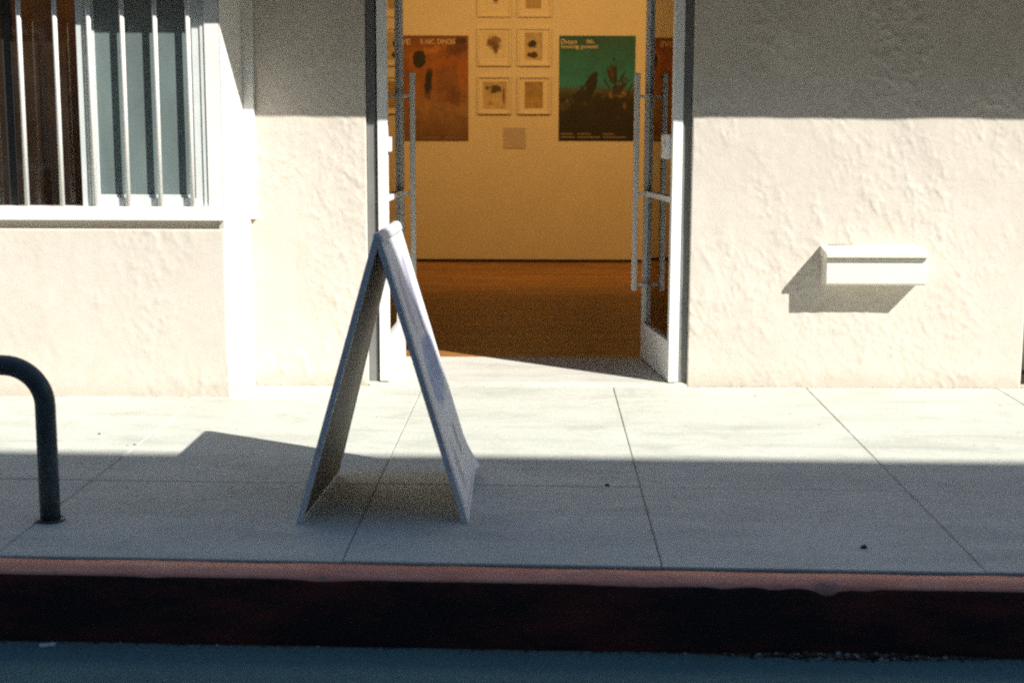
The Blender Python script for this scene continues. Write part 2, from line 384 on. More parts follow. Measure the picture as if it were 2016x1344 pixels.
# ------------------------------------------------------------------ ground
WY, WZ = 8.80, -0.02                      # face and foot of the gallery wall
KB, KF = 5.105, 4.945                       # back and front of the kerb
def gz(x, y): return -0.02 - 0.013 * x * (8.8 - y) / 3.7
def rz(x): return -0.289 - 0.0125 * x
mb = MB(); xs = [-200, -40, -12, -4, 0, 4, 12, 40, 200]; ys = [KF + 0.06, 3, 0, -60, -200]
for i in range(len(xs) - 1):
    for j in range(len(ys) - 1):
        q = [(xs[i], ys[j]), (xs[i + 1], ys[j]), (xs[i + 1], ys[j + 1]), (xs[i], ys[j + 1])]
        mb.quadmesh([(x, y, rz(max(-12, min(12, x)))) for x, y in q], [(0, 1, 2, 3)])
road = tag(mb.build('road', M['asphalt']), kind='structure')
mb = MB()
for sx in ((-200, -14), (14, 200)):
    pass
mb.box(-200, 200, 17.6, 260, -0.6, -0.3)
tag(mb.build('ground', M['asphalt']), kind='structure')

# kerb: one long casting, chipped along its front edge
xs = np.concatenate([np.arange(-14, -2.6, 0.2), np.arange(-2.6, 2.6, 0.012), np.arange(2.6, 14.01, 0.2)])
def bumpf(x, c, wd): return np.exp(-((x - c) / wd) ** 2)
chip = 0.012 * bumpf(xs, 0.92, 0.05) + 0.020 * bumpf(xs, 1.10, 0.07) + 0.008 * bumpf(xs, 1.24, 0.05) + 0.009 * bumpf(xs, 0.74, 0.05) + 0.010 * bumpf(xs, -0.72, 0.10) + 0.008 * bumpf(xs, 0.45, 0.2) + 0.007 * bumpf(xs, -1.35, 0.05)
chip += np.clip(fbm(xs * 5, xs * 0 + 3.3, 4), 0.1, 1) * 0.020 - 0.002
chip = np.clip(chip * (1 + 0.9 * fbm(xs * 30, xs * 0 + 8.8, 3)), 0.0015, 0.07)
zt = np.array([gz(x, KB) for x in xs]) - 0.006 + 0.003 * fbm(xs * 3, xs * 0 + 1, 3)
zr = np.array([rz(x) for x in xs])
wob = 0.006 * fbm(xs * 2.5, xs * 0 + 21, 4); wob2 = 0.012 * fbm(xs * 6, xs * 0 + 41, 4)
yb = KB - 0.016 + 0.034 * fbm(xs * 4, xs * 0 + 60, 4)
rows = [(yb, zt - 0.12), (yb, zt), (np.full_like(xs, KF + 0.085), zt - 0.001 + 0.2 * wob),
        (KF + 0.008 + wob + chip * 1.0, zt - 0.004), (KF + wob + chip * 0.30, zt - 0.012 - chip * 0.9),
        (KF + wob2 * 0.3, zt - 0.030 - chip * 0.9), (KF - 0.006 + wob2, (zt + zr) / 2), (KF - 0.012 + wob2, zr - 0.05)]
pts = np.concatenate([np.stack([xs, y, z], -1) for y, z in rows]); n = len(xs); fs = []; mi = []
for r, k in zip(range(len(rows) - 1), (1, 0, 0, 2, 1, 1, 1)):
    for i in range(n - 1):
        fs.append((r * n + i, r * n + i + 1, (r + 1) * n + i + 1, (r + 1) * n + i))
        k2 = 0 if k == 2 else k
        mi.append(k2)
me = bpy.data.meshes.new('kerb'); me.from_pydata(pts.tolist(), [], fs)
for mm in ('kerb_top', 'kerb_face'): me.materials.append(M[mm])
me.polygons.foreach_set('material_index', np.array(mi, np.int32)); me.polygons.foreach_set('use_smooth', np.ones(len(fs), bool))
wear = np.clip((chip - 0.007) / 0.012, 0, 1); zero = wear * 0
at_ = me.attributes.new('wear', 'FLOAT', 'POINT'); at_.data.foreach_set('value', np.concatenate([zero, zero, zero, wear, wear, zero, zero, zero]).astype(np.float32))
kerb = bpy.data.objects.new('kerb', me); COL.objects.link(kerb); tag(kerb, kind='structure')

# pavement: dirt bed with cast slabs on it
mb = MB()
gx = np.linspace(-14, 14, 29); gy = [KB + 0.02, 5.7, 6.3, 6.9, 7.5, 8.1, WY, WY + 1.2]
for i in range(len(gx) - 1):
    for j in range(len(gy) - 1):
        q = [(gx[i], gy[j]), (gx[i + 1], gy[j]), (gx[i + 1], gy[j + 1]), (gx[i], gy[j + 1])]
        mb.quadmesh([(x, y, gz(x, min(y, 8.8)) - 0.0115) for x, y in q], [(0, 1, 2, 3)])
for i in range(len(gx) - 1):      # soil down in the gap behind the kerb
    q = [(gx[i], KB - 0.06), (gx[i + 1], KB - 0.06), (gx[i + 1], KB + 0.0199), (gx[i], KB + 0.0199)]
    mb.quadmesh([(x, y, gz(x, KB) - 0.055) for x, y in q], [(0, 1, 2, 3)], 1)
pavement = tag(mb.build('pavement', [M['joint'], M['gumdark']]), kind='structure')
jx = [-10.2, -9.0, -7.8, -6.6, -5.4, -4.25, -3.10, -1.965, -0.655, 0.548, 1.765, 2.97, 4.17, 5.37, 6.57, 7.8, 9.0]
jy = [KB + 0.006, 6.285, 7.50, 8.795]
GAP = 0.0018
def slab_piece(x0, x1, y0, y1, dz, skew):
    m_ = MB(); bv = 0.0035; nx = 6
    sk = lambda x, y: x + skew * (y - 6.9)
    top = []; rim = []; bot = []
    loop = [(x0 + GAP, y0 + GAP), (x1 - GAP, y0 + GAP), (x1 - GAP, y1 - GAP), (x0 + GAP, y1 - GAP)]
    cx, cy = (x0 + x1) / 2, (y0 + y1) / 2
    for (x, y) in loop:
        ix = x + math.copysign(bv, cx - x); iy = y + math.copysign(bv, cy - y)
        top.append((sk(ix, iy), iy, gz(ix, iy) + dz)); rim.append((sk(x, y), y, gz(x, y) + dz - 0.006)); bot.append((sk(x, y), y, gz(x, y) - 0.06))
    fs = [(0, 1, 2, 3)] + [(4 + i, 4 + (i + 1) % 4, (i + 1) % 4, i) for i in range(4)] + [(8 + i, 8 + (i + 1) % 4, 4 + (i + 1) % 4, 4 + i) for i in range(4)]
    return m_.quadmesh(top + rim + bot, fs)
for i in range(len(jx) - 1):
    for j in range(3):
        dz = random.uniform(-0.0025, 0.0015) if j < 2 else -0.001
        slab_piece(jx[i], jx[i + 1], jy[j], jy[j + 1], dz, 0.012).build('paving_slab', M['concrete'], pavement, loc=((jx[i] + jx[i + 1]) / 2, (jy[j] + jy[j + 1]) / 2, gz(jx[i], jy[j])))

# ------------------------------------------------------------------ gallery building
bld = thing('gallery_building', 'cream stucco gallery front with barred corner window and open glass double doors', 'building', (1.0, WY, WZ))
DL, DR = -0.975, 1.040                     # door opening in the wall
ZT = 2.79                                  # underside of the canopy
stucco('wall', (DR, WY, WZ - 0.03), (3.14 - DR, 0, 0), (0, 0, ZT + 0.4), bld, 1.0, 0.010, 3.0)
stucco('wall', (-1.72, WY, WZ - 0.03), (DL + 1.72, 0, 0), (0, 0, ZT + 0.4), bld, 1.05, 0.010, 11.0)
# reveals and the solid behind the skim
mb = MB()
mb.box(DR + 0.004, 3.13, WY + 0.03, WY + 0.26, WZ - 0.1, 5.2)
mb.box(-1.75, DL - 0.004, WY + 0.03, WY + 0.26, WZ - 0.1, 5.2)
mb.box(DL - 0.004, DR + 0.004, WY + 0.031, WY + 0.26, 2.72, 5.2)
mb.box(-1.75, 3.13, WY + 0.005, WY + 0.0299, ZT + 0.25, 5.2)
mb.build('wall_core', M['stucco'], bld)
# a second shop recess beyond the end of the stucco
mb = MB()
mb.box(3.06, 3.1298, WY + 0.261, WY + 0.9, WZ - 0.1, 5.2)
mb.box(3.1301, 3.95, WY + 0.7, WY + 0.9, WZ - 0.1, 5.2)
mb.box(3.9501, 13, WY, WY + 0.9, WZ - 0.1, 5.2)
mb.build('recess_wall', M['stucco'], bld)
# bay: stucco foot, splayed side
BY, BX, BXB = 8.365, -1.775, -1.69
stucco('bay_wall', (-7.5, BY, WZ - 0.05), (BX + 7.5, 0, 0), (0, 0, 1.045 - WZ), bld, 0.85, 0.012, 27.0)
stucco('bay_wall', (BX - 0.001, BY + 0.002, WZ - 0.05), (BXB - BX, WY - BY, 0), (0, 0, 1.09 - WZ + 0.05), bld, 0.35, 0.012, 5.0, skirt=0.03)
mb = MB()
mb.prism([(-7.5, BY + 0.025, WZ - 0.1), (BX - 0.02, BY + 0.025, WZ - 0.1), (BXB - 0.025, WY + 0.02, WZ - 0.1), (-7.5, WY + 0.02, WZ - 0.1)], (0, 0, 1.075 - WZ + 0.1))
mb.build('bay_core', M['stucco'], bld, smooth=False)
# bay window
win = MB().box(-7.5, BX + 0.004, BY - 0.030, BY + 0.12, 1.047, 1.082).build('window', M['white'], bld, bevel=0.004)
WT = 2.77; FY = BY + 0.014                  # window head, face of the frame
def part(name, mat, parent, *boxes, bevel=0.003):
    m_ = MB()
    for b in boxes: m_.box(*b)
    return m_.build(name, mat, parent, bevel=bevel)
part('sill', M['white'], win, (-7.4, BX - 0.003, BY - 0.0215, FY + 0.10, 1.0821, 1.128))
part('frame', M['white'], win, (BX - 0.090, BX - 0.004, FY, FY + 0.11, 1.1281, WT))          # corner post
part('frame', M['white'], win, (-7.4, BX - 0.0901, FY + 0.006, FY + 0.10, WT - 0.09, WT))
part('bead', M['white_sash'], win, (BX - 0.118, BX - 0.0901, FY + 0.010, FY + 0.10, 1.1281, WT - 0.0901))
# sliding sash with insect screen
SX0, SX1 = -2.615, BX - 0.1181; SY = FY + 0.020
part('sash', M['white_sash'], win, (SX0, SX0 + 0.045, SY - 0.012, SY + 0.04, 1.1281, WT - 0.0901))
part('sash', M['white_sash'], win, (SX0 + 0.0451, SX0 + 0.085, SY + 0.004, SY + 0.04, 1.1281, WT - 0.0901))
part('sash', M['white_sash'], win, (SX1 - 0.05, SX1, SY, SY + 0.04, 1.1281, WT - 0.0901))
part('sash', M['white_sash'], win, (SX0 + 0.0852, SX1 - 0.0501, SY, SY + 0.04, 1.1281, 1.178))
part('bead', M['white_sash'], win, (SX0 + 0.0852, SX1 - 0.0501, SY + 0.012, SY + 0.034, 1.1781, 1.196), (SX0 + 0.0852, SX0 + 0.099, SY + 0.012, SY + 0.034, 1.1961, WT - 0.0901), (SX1 - 0.064, SX1 - 0.0501, SY + 0.012, SY + 0.034, 1.1961, WT - 0.0901), bevel=0.002)
part('insect_screen', M['screen'], win, (SX0 + 0.0992, SX1 - 0.0642, SY + 0.021, SY + 0.024, 1.1962, WT - 0.0902), bevel=0)
part('pane', M['window_glass'], win, (-3.02, SX0 - 0.001, SY + 0.060, SY + 0.064, 1.1282, WT - 0.0902), bevel=0)
part('sash', M['lamp_black'], win, (-3.075, -3.0201, SY + 0.05, SY + 0.09, 1.1282, WT - 0.0902))
part('pane', M['window_glass'], win, (-4.6, -3.0752, SY + 0.045, SY + 0.049, 1.1282, WT - 0.0902), bevel=0)
for x in (-4.6, -4.38, -4.17, -3.97, -3.77, -3.57, -3.36, -3.15, -2.936, -2.727, -2.531, -2.336, -2.145, -1.954):
    MB().tube([(x, BY - 0.004, 1.1285), (x, BY - 0.004, 2.0), (x, BY - 0.004, WT - 0.02)], 0.0145, 12).build('bar', M['white'], win, smooth=True)
# white metal cheek of the bay and the trim where it meets the wall
mb = MB().prism([(BX, FY, 1.07), (BX - 0.004 + 0.055, WY - 0.03, 1.07), (BX + 0.02, WY - 0.03, 1.07), (BX - 0.0035, FY + 0.115, 1.07)], (0, 0, WT - 1.07))
mb.build('cheek', M['white'], win)
part('trim', M['white'], win, (BX + 0.0515, BX + 0.118, WY - 0.035, WY + 0.02, 1.03, WT))
# dim room behind the bay window: folded curtain and back wall
mb = MB(); k = 60; prof = [(-4.7 + 2.6 * i / k, 10.05 + 0.012 * math.sin(i * 0.9) + 0.01 * math.sin(i * 0.5)) for i in range(k + 1)]
mb.quadmesh([(x, y, 0.6) for x, y in prof] + [(x, y, 2.95) for x, y in prof], [(i, i + 1, k + 2 + i, k + 1 + i) for i in range(k)])
cur = mb.build('curtain', M['curtain'], None, loc=(-3.4, 10.05, 0.6), smooth=True)
tag(cur, 'brown folded curtain hanging behind the barred window', 'curtain')
mb = MB(); mb.box(-7.5, -1.98, 10.2, 10.3, -0.05, 3.3); mb.box(-1.98, -1.90, WY + 0.27, 16.9, -0.05, 3.75)
tag(mb.build('partition_wall', M['dark_room']), kind='structure')

# canopy and upper building
cn = part('canopy', M['white'], bld, (-7.6, 13, WY - 0.90, WY + 0.0049, ZT + 0.012, ZT + 0.16), bevel=0.006)
part('dimming_soffit', M['dimming_soffit'], cn, (-7.55, 12.95, WY - 0.895, WY + 0.0048, ZT, ZT + 0.0119), bevel=0)  # unseen brown underside, added to dim the light under the canopy
part('upper_wall', M['stucco'], bld, (-7.5, 13, WY - 0.02, WY + 0.029, ZT + 0.1601, 5.3), bevel=0)
part('roof', M['roofing'], bld, (-7.6, 13, WY - 0.05, 17.4, 5.3001, 5.5), bevel=0)
part('side_wall', M['stucco'], bld, (-7.8, -7.5001, BY, 17.4, -0.3, 5.299), (13.001, 13.2, WY, 17.4, -0.3, 5.299), (-7.5, 13, 17.1, 17.4, -0.3, 5.299), bevel=0)

# interior shell
mb = MB(); mb.box(-1.90, 4.6, 16.90, 17.0, -0.02, 3.8)
tag(mb.build('gallery_back_wall', M['gallery_wall']), kind='structure')
mb = MB(); mb.box(4.6, 4.7, WY + 0.91, 17.0, -0.02, 3.8); mb.box(-1.8999, -1.86, WY + 0.27, 16.899, -0.02, 3.75); mb.box(3.2201, 4.6, WY + 0.901, WY + 0.95, -0.02, 3.8)
mb.box(1.15, 3.0599, WY + 0.261, WY + 0.32, -0.02, 3.8); mb.box(-1.86, -1.07, WY + 0.261, WY + 0.32, -0.02, 3.8); mb.box(-1.07, 1.15, WY + 0.261, WY + 0.32, 2.72, 3.8)
tag(mb.build('gallery_side_wall', M['gallery_wall']), kind='structure')
mb = MB(); mb.box(-7.5, 4.7, WY + 0.03, 17.05, 3.801, 3.9)
tag(mb.build('gallery_ceiling', M['ceiling']), kind='structure')
mb = MB(); mb.box(-1.86, 4.6, 16.885, 16.8999, 0.002, 0.032)
tag(mb.build('skirting_board', M['skirting']), kind='structure')
mb = MB(); mb.box(-7.5, 4.7, 9.0, 17.0, -0.25, -0.022)
floor = tag(mb.build('gallery_floor', M['skirting']), kind='structure')
# doorway slab, cast in front and continuing between the leaves
sl = MB().box(-1.86, 1.9, WY + 0.02, 9.82, -0.2, 0.0).box(DL + 0.003, DR - 0.003, WY - 0.018, WY + 0.0199, -0.2, -0.006)
tag(sl.build('doorway_slab', M['slab'], bevel=0.005), kind='structure')
# planks, staggered, run across the room
PW = 0.142; plank_me = {}
for L in (1.1, 1.5, 1.9):
    m_ = MB().box(-L / 2 + 0.0008, L / 2 - 0.0008, -PW / 2 + 0.0008, PW / 2 - 0.0008, -0.021, 0.0)
    o = m_.build('plank', M['wood'], floor, bevel=0.0012); plank_me[L] = o.data; bpy.data.objects.remove(o)
y = 9.822 + PW / 2
while y < 16.88:
    x = -1.86 - random.uniform(0, 0.9); xlim = 1.95
    while x < xlim:
        L = random.choice((1.1, 1.5, 1.9, 1.9)); o = bpy.data.objects.new('plank', plank_me[L]); COL.objects.link(o)
        o.parent = floor; o.location = (x + L / 2, min(y, 16.82), random.uniform(-0.0004, 0.0004)); x += L
    y += PW

# door frame
FYD = WY + 0.035
mb = MB().box(DL + 0.002, DL + 0.058, FYD, FYD + 0.13, -0.004, 2.70).box(DR - 0.058, DR - 0.002, FYD, FYD + 0.13, -0.004, 2.70).box(DL + 0.0581, DR - 0.0581, FYD, FYD + 0.13, 2.64, 2.70)
mb.build('door_frame', M['grey_frame'], bld, bevel=0.003)
for x in (DL + 0.0582, DR - 0.066): MB().box(x, x + 0.0078, FYD + 0.02, FYD + 0.06, 0.0, 2.63).build('gasket', M['rust'], bld)

def make_door(hx, hy, ang, side):
    """leaf hinged at (hx, hy), opened into the room; side +1: the leaf's room side is towards +x. Local u runs from hinge to free edge."""
    TH, WD, HT = 0.062, 0.985, 2.62
    ux = Vector((math.sin(ang), math.cos(ang), 0)); nx = Vector((ux.y, -ux.x, 0)) * side   # nx: away from the opening
    O = Vector((hx, hy, 0.006))
    def bx(u0, u1, n0, n1, z0, z1):
        a = O + ux * u0 + nx * n0; b = O + ux * u1 + nx * n0
        return (a + Vector((0, 0, z0)), b + Vector((0, 0, z0)), b + Vector((0, 0, z1)), a + Vector((0, 0, z1)), nx * (n1 - n0))
    def P(name, mat, parent, *bs, bevel=0.003):
        m_ = MB()
        for q in bs: m_.hexa(*bx(*q))
        return m_.build(name, mat, parent, bevel=bevel)
    d = P('door', M['door_paint'], bld, (0, WD, 0, TH, 0.0, 0.255))                     # bottom rail carries the leaf
    P('stile', M['door_paint'], d, (0, 0.055, 0, TH, 0.2552, HT))
    P('stile', M['door_paint'], d, (WD - 0.055, WD, 0, TH, 0.2552, HT))
    P('rail', M['door_paint'], d, (0.0551, WD - 0.0551, 0, TH, HT - 0.10, HT))
    P('push_bar', M['door_paint'], d, (0.0552, WD - 0.0552, 0.004, TH - 0.004, 1.128, 1.163))
    P('pane', M['glass'], d, (0.0553, WD - 0.0553, TH / 2 - 0.004, TH / 2 + 0.004, 0.256, 1.1279), bevel=0)
    P('pane', M['glass'], d, (0.0553, WD - 0.0553, TH / 2 - 0.004, TH / 2 + 0.004, 1.1631, HT - 0.1001), bevel=0)
    P('gasket', M['gasket'], d, (WD - 0.0585, WD - 0.0551, 0.0262, 0.0358, 0.256, HT - 0.1001), bevel=0)
    hu = WD - 0.085
    for s in (-1, 1):
        n0 = -0.085 if s < 0 else TH + 0.045
        h = P('handle', M['steel'], d, (hu - 0.021, hu + 0.021, n0, n0 + 0.035, 0.48, 1.955), bevel=0.004)
        for zz in (0.52, 1.145, 1.80):
            lo, hi = (n0 + 0.0351, 0.001) if s < 0 else (TH - 0.001, n0 - 0.0001)
            P('standoff', M['steel'], h, (hu - 0.010, hu + 0.010, lo, hi, zz - 0.010, zz + 0.010), bevel=0.002)
    return d, P
d, P = make_door(0.921, 8.812, math.radians(-5.6), 1)
lk = P('lock', M['steel'], d, (0.06, 0.22, -0.030, 0.0, 1.40, 1.55))
P('latch', M['scrap'], lk, (0.07, 0.10, -0.042, -0.0301, 1.46, 1.50))
d, P = make_door(-0.843, 8.812, math.radians(1.2), -1)
P('hinge_plate', M['door_paint'], d, (0.0, 0.06, -0.022, -0.0001, 1.44, 1.53))

# ------------------------------------------------------------------ opposite building (its roofline shades the near half of the pavement)
OY = -2.6; TT = SUN.z / SUN.y
OH = -0.02 - TT * (6.86 - OY) * 1.0
opp = thing('opposite_building', 'plain plaster building across the street behind the viewer', 'building', (8, OY, rz(0)))
part('wall', M['brick_far'], opp, (-22, 36, OY - 10, OY, -0.8, OH - 0.35), bevel=0)
part('parapet', M['brick_far'], opp, (-22.1, 36.1, OY - 10.1, OY + 0.0, OH - 0.3499, OH), bevel=0)
for fl in range(3):
    for k in range(14):
        x = -20 + k * 4.0; z = 1.0 + fl * 3.7
        if z + 1.9 < OH - 0.5:
            wn = part('window', M['white_sash'], opp, (x, x + 1.5, OY - 0.05, OY + 0.04, z, z + 1.9), bevel=0)
            part('pane', M['opp_glass'], wn, (x + 0.08, x + 1.42, OY + 0.0401, OY + 0.046, z + 0.08, z + 1.82), bevel=0)

# ------------------------------------------------------------------ wall mailbox
mx = thing('mailbox', 'cream metal letter box with hinged lid fixed low on the stucco wall', 'mailbox', (2.18, WY, 0.63))
X0, X1 = 1.858, 2.470; Y1 = WY + 0.012
m_ = MB().prism([(X0, Y1, 0.645), (X0, 8.646, 0.645), (X0, 8.635, 0.658), (X0, 8.635, 0.808), (X0, 8.655, 0.814), (X0, Y1, 0.814)], (X1 - X0, 0, 0))
m_.build('box', M['mailbox'], mx, bevel=0.004)
m_ = MB().prism([(X0 - 0.008, Y1, 0.8145), (X0 - 0.008, 8.630, 0.8145), (X0 - 0.008, 8.606, 0.817), (X0 - 0.008, 8.604, 0.838), (X0 - 0.008, 8.62, 0.848), (X0 - 0.008, Y1 - 0.02, 0.876), (X0 - 0.008, Y1, 0.876)], (X1 - X0 + 0.016, 0, 0))
m_.build('lid', M['mailbox'], mx, bevel=0.003)
m_ = MB().tube([(X0 + 0.04, 8.787, 0.879), (X1 - 0.04, 8.787, 0.879)], 0.006, 8); m_.build('hinge', M['mailbox'], mx, smooth=True)

# ------------------------------------------------------------------ sandwich board
sb = thing('sandwich_board', 'white folding sandwich board standing on the pavement before the open door', 'sandwich board', (-0.57, 6.05, gz(-0.57, 6.05)))
g_ = lambda x, y, k=0.0: Vector((x, y, gz(x, y) + 0.002 + k))
TFm, TBm = Vector((-0.585, 5.63, 1.172)), Vector((-0.580, 6.47, 1.168))
Lf, Lb = g_(-0.930, 5.61), g_(-0.886, 6.45)
Rf, Rb = g_(-0.220, 5.64), g_(-0.222, 6.50)
THK = 0.026
def panel(bf, bb, tf, tb, outward, with_print):
    n = (bb - bf).cross(tf - bf).normalized()
    if n.dot(Vector(outward)) < 0: n = -n
    inn = -n * THK
    def at(u, v, k=0.0):                    # u from the front to the back, v from the foot to the ridge
        return (bf.lerp(bb, u)).lerp(tf.lerp(tb, u), v) + n * k
    e = 0.030
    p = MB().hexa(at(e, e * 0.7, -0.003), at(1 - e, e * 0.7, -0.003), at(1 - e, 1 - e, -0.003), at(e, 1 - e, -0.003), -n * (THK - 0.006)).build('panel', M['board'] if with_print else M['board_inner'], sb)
    for q in (((0, 0), (e, 0), (e, 1), (0, 1)), ((1 - e, 0), (1, 0), (1, 1), (1 - e, 1)), ((e, 0), (1 - e, 0), (1 - e, e * .7), (e, e * .7)), ((e, 1 - e), (1 - e, 1 - e), (1 - e, 1), (e, 1))):
        qs = [at(*c) for c in q]
        MB().hexa(*qs, inn).build('edge', M['board_edge'], p, bevel=0.003)
    return n, at, p
nL, atL, pL = panel(Lf, Lb, TFm + Vector((-0.012, 0, 0)), TBm + Vector((-0.012, 0, 0)), (-1, 0, 0.3), False)
nR, atR, pR = panel(Rf, Rb, TFm + Vector((0.012, 0, 0)), TBm + Vector((0.012, 0, 0)), (1, 0, 0.3), True)
# printed street-face poster, shade painted in as blue block, its lower corner lifting off
M['sign_print_and_shade'] = print_mat('sign_print_and_shade', [(-0.6, (0.80, 0.81, 0.80)), (-0.12, (0.80, 0.80, 0.81)), (0.30, (0.79, 0.78, 0.81)), (0.6, (0.84, 0.83, 0.84))],
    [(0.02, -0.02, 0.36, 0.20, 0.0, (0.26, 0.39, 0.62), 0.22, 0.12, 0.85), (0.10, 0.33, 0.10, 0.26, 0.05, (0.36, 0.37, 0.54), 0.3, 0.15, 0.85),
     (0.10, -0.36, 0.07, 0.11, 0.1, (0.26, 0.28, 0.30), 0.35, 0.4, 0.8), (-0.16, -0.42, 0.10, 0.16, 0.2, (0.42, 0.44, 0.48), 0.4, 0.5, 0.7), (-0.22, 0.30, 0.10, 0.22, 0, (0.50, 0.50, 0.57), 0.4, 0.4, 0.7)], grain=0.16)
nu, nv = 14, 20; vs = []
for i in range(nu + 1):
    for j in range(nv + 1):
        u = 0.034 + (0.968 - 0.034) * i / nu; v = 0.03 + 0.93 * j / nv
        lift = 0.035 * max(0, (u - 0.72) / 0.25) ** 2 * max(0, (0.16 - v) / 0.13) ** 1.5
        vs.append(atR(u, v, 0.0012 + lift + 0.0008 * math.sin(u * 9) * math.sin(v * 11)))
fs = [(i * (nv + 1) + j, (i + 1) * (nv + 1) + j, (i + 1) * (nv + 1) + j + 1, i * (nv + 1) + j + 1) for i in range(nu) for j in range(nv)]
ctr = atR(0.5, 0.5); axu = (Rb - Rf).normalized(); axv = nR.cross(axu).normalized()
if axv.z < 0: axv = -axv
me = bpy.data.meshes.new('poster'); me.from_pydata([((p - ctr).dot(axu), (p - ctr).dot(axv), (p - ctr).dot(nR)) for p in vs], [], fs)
me.materials.append(M['sign_print_and_shade'])
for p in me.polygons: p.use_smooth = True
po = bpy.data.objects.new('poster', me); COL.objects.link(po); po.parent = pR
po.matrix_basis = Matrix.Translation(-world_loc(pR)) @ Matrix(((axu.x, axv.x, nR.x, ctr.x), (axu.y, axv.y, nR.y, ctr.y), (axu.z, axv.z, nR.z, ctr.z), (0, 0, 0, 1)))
# rebuild the print's vertical axis as local Y
def fix_axis(m):
    for n in m.node_tree.nodes:
        if n.type == 'SEPXYZ':
            for l in list(n.outputs['Z'].links):
                s = l.to_socket; m.node_tree.links.remove(l); m.node_tree.links.new(n.outputs['Y'], s)
fix_axis(M['sign_print_and_shade'])
cap = MB(); d0 = (TBm - TFm).normalized()
prof = [(-0.018, -0.030), (-0.0165, 0.002), (-0.008, 0.007), (0.010, 0.006), (0.020, -0.004), (0.029, -0.030)]
a0 = TFm + d0 * 0.012; cap.prism([a0 + Vector((x, 0, z)) for x, z in prof], (TBm - TFm) - d0 * 0.024)
cap.build('hinge_cap', M['cap'], sb, bevel=0.004)

# ------------------------------------------------------------------ cycle rack
rk = thing('cycle_rack', 'dark steel hoop cycle rack bolted to the pavement near the kerb', 'cycle rack', (-1.93, 5.60, gz(-1.93, 5.60)))
R_ = 0.041; xR, yR = -1.934, 5.60; zt = 0.645; br = 0.165; path = []
zf = gz(xR, yR)
path += [(xR, yR, zf), (xR, yR, 0.2)]
for k in range(13):
    a = math.pi / 2 * k / 12; path.append((xR - br + br * math.cos(a), yR, zt - br + br * math.sin(a)))
xl = xR - 0.86
for k in range(13):
    a = math.pi / 2 * k / 12; path.append((xl + br - br * math.sin(a), yR, zt - br + br * math.cos(a)))
path += [(xl, yR, 0.2), (xl, yR, gz(xl, yR))]
MB().tube(path, R_, 24).build('hoop', M['rack'], rk, smooth=True)
for x in (xR, xl):
    fl = MB().tube([(x, yR, gz(x, yR)), (x, yR, gz(x, yR) + 0.007)], 0.058, 28).build('flange', M['rack'], rk)
    for k in range(4):
        a = math.pi / 4 + k * math.pi / 2
        MB().tube([(x + 0.049 * math.cos(a), yR + 0.049 * math.sin(a), gz(x, yR) + 0.0071), (x + 0.049 * math.cos(a), yR + 0.049 * math.sin(a), gz(x, yR) + 0.011)], 0.006, 6).build('bolt', M['rack'], fl)

# ------------------------------------------------------------------ art on the gallery's back wall
AY = 16.899
def sheet(name, x0, x1, z0, z1, th, mat, parent=None, y=AY):
    c = ((x0 + x1) / 2, y - th, (z0 + z1) / 2)
    return MB().box(x0, x1, y - th, y, z0, z1).build(name, mat, parent, loc=c)
def lettering(txt, x, z, h, wid, mat, parent, y):
    cu = bpy.data.curves.new('lettering', 'FONT'); cu.body = txt; cu.size = 1.0; cu.extrude = 0.0; cu.offset = 0.012
    tmp = bpy.data.objects.new('tmp', cu); COL.objects.link(tmp)
    bpy.context.view_layer.update()
    me = bpy.data.meshes.new_from_object(tmp.evaluated_get(bpy.context.evaluated_depsgraph_get()))
    bpy.data.objects.remove(tmp)
    vv = np.array([v.co[:] for v in me.vertices]); mn, mxx = vv.min(0), vv.max(0)
    sx = wid / (mxx[0] - mn[0]); sz = h / (mxx[1] - mn[1])
    for v in me.vertices:
        v.co = ((v.co[0] - mn[0]) * sx, -0.0, (v.co[1] - mn[1]) * sz)
    me.materials.append(mat); o = bpy.data.objects.new('lettering', me); COL.objects.link(o); o.parent = parent
    o.location = Vector((x, y, z)) - world_loc(parent); return o
M['ink_cream'] = simple('cream_ink', (0.66, 0.58, 0.46), 0.8, var=0.03)
M['ink_tan'] = simple('tan_ink', (0.22, 0.18, 0.13), 0.8, var=0.05)
M['p_orange'] = print_mat('orange_poster_print', [(-0.61, (0.17, 0.085, 0.045)), (-0.25, (0.30, 0.17, 0.09)), (0.0, (0.29, 0.12, 0.045)), (0.3, (0.36, 0.12, 0.03)), (0.61, (0.19, 0.065, 0.03))],
    [(0.22, 0.05, 0.20, 0.28, 0.0, (0.20, 0.09, 0.045), 0.4, 0.5, 0.7), (0.30, -0.10, 0.12, 0.16, 0.3, (0.13, 0.045, 0.025), 0.5, 0.7, 0.7), (-0.05, 0.42, 0.30, 0.05, 0.25, (0.50, 0.22, 0.05), 0.4, 0.8, 0.7),
     (-0.13, 0.34, 0.095, 0.125, 0.0, (0.012, 0.008, 0.006), 0.12, 0.25, 1.0), (-0.02, 0.05, 0.055, 0.26, -0.08, (0.014, 0.010, 0.009), 0.3, 0.35, 1.0), (0.30, 0.45, 0.14, 0.10, 0.5, (0.10, 0.03, 0.02), 0.4, 0.8, 0.8),
     (0.36, 0.56, 0.10, 0.05, 0, (0.03, 0.014, 0.012), 0.4, 0.5, 0.9), (-0.30, 0.1, 0.12, 0.45, 0, (0.15, 0.06, 0.03), 0.5, 0.6, 0.6)])
po1 = sheet('art_poster', -1.557, -0.656, 1.432, 2.655, 0.006, M['p_orange'])
tag(po1, 'orange and brown exhibition poster with a dark figure, behind the sandwich board\'s door leaf', 'poster')
po1['label'] = 'orange and brown exhibition poster with dark figure on the gallery wall'
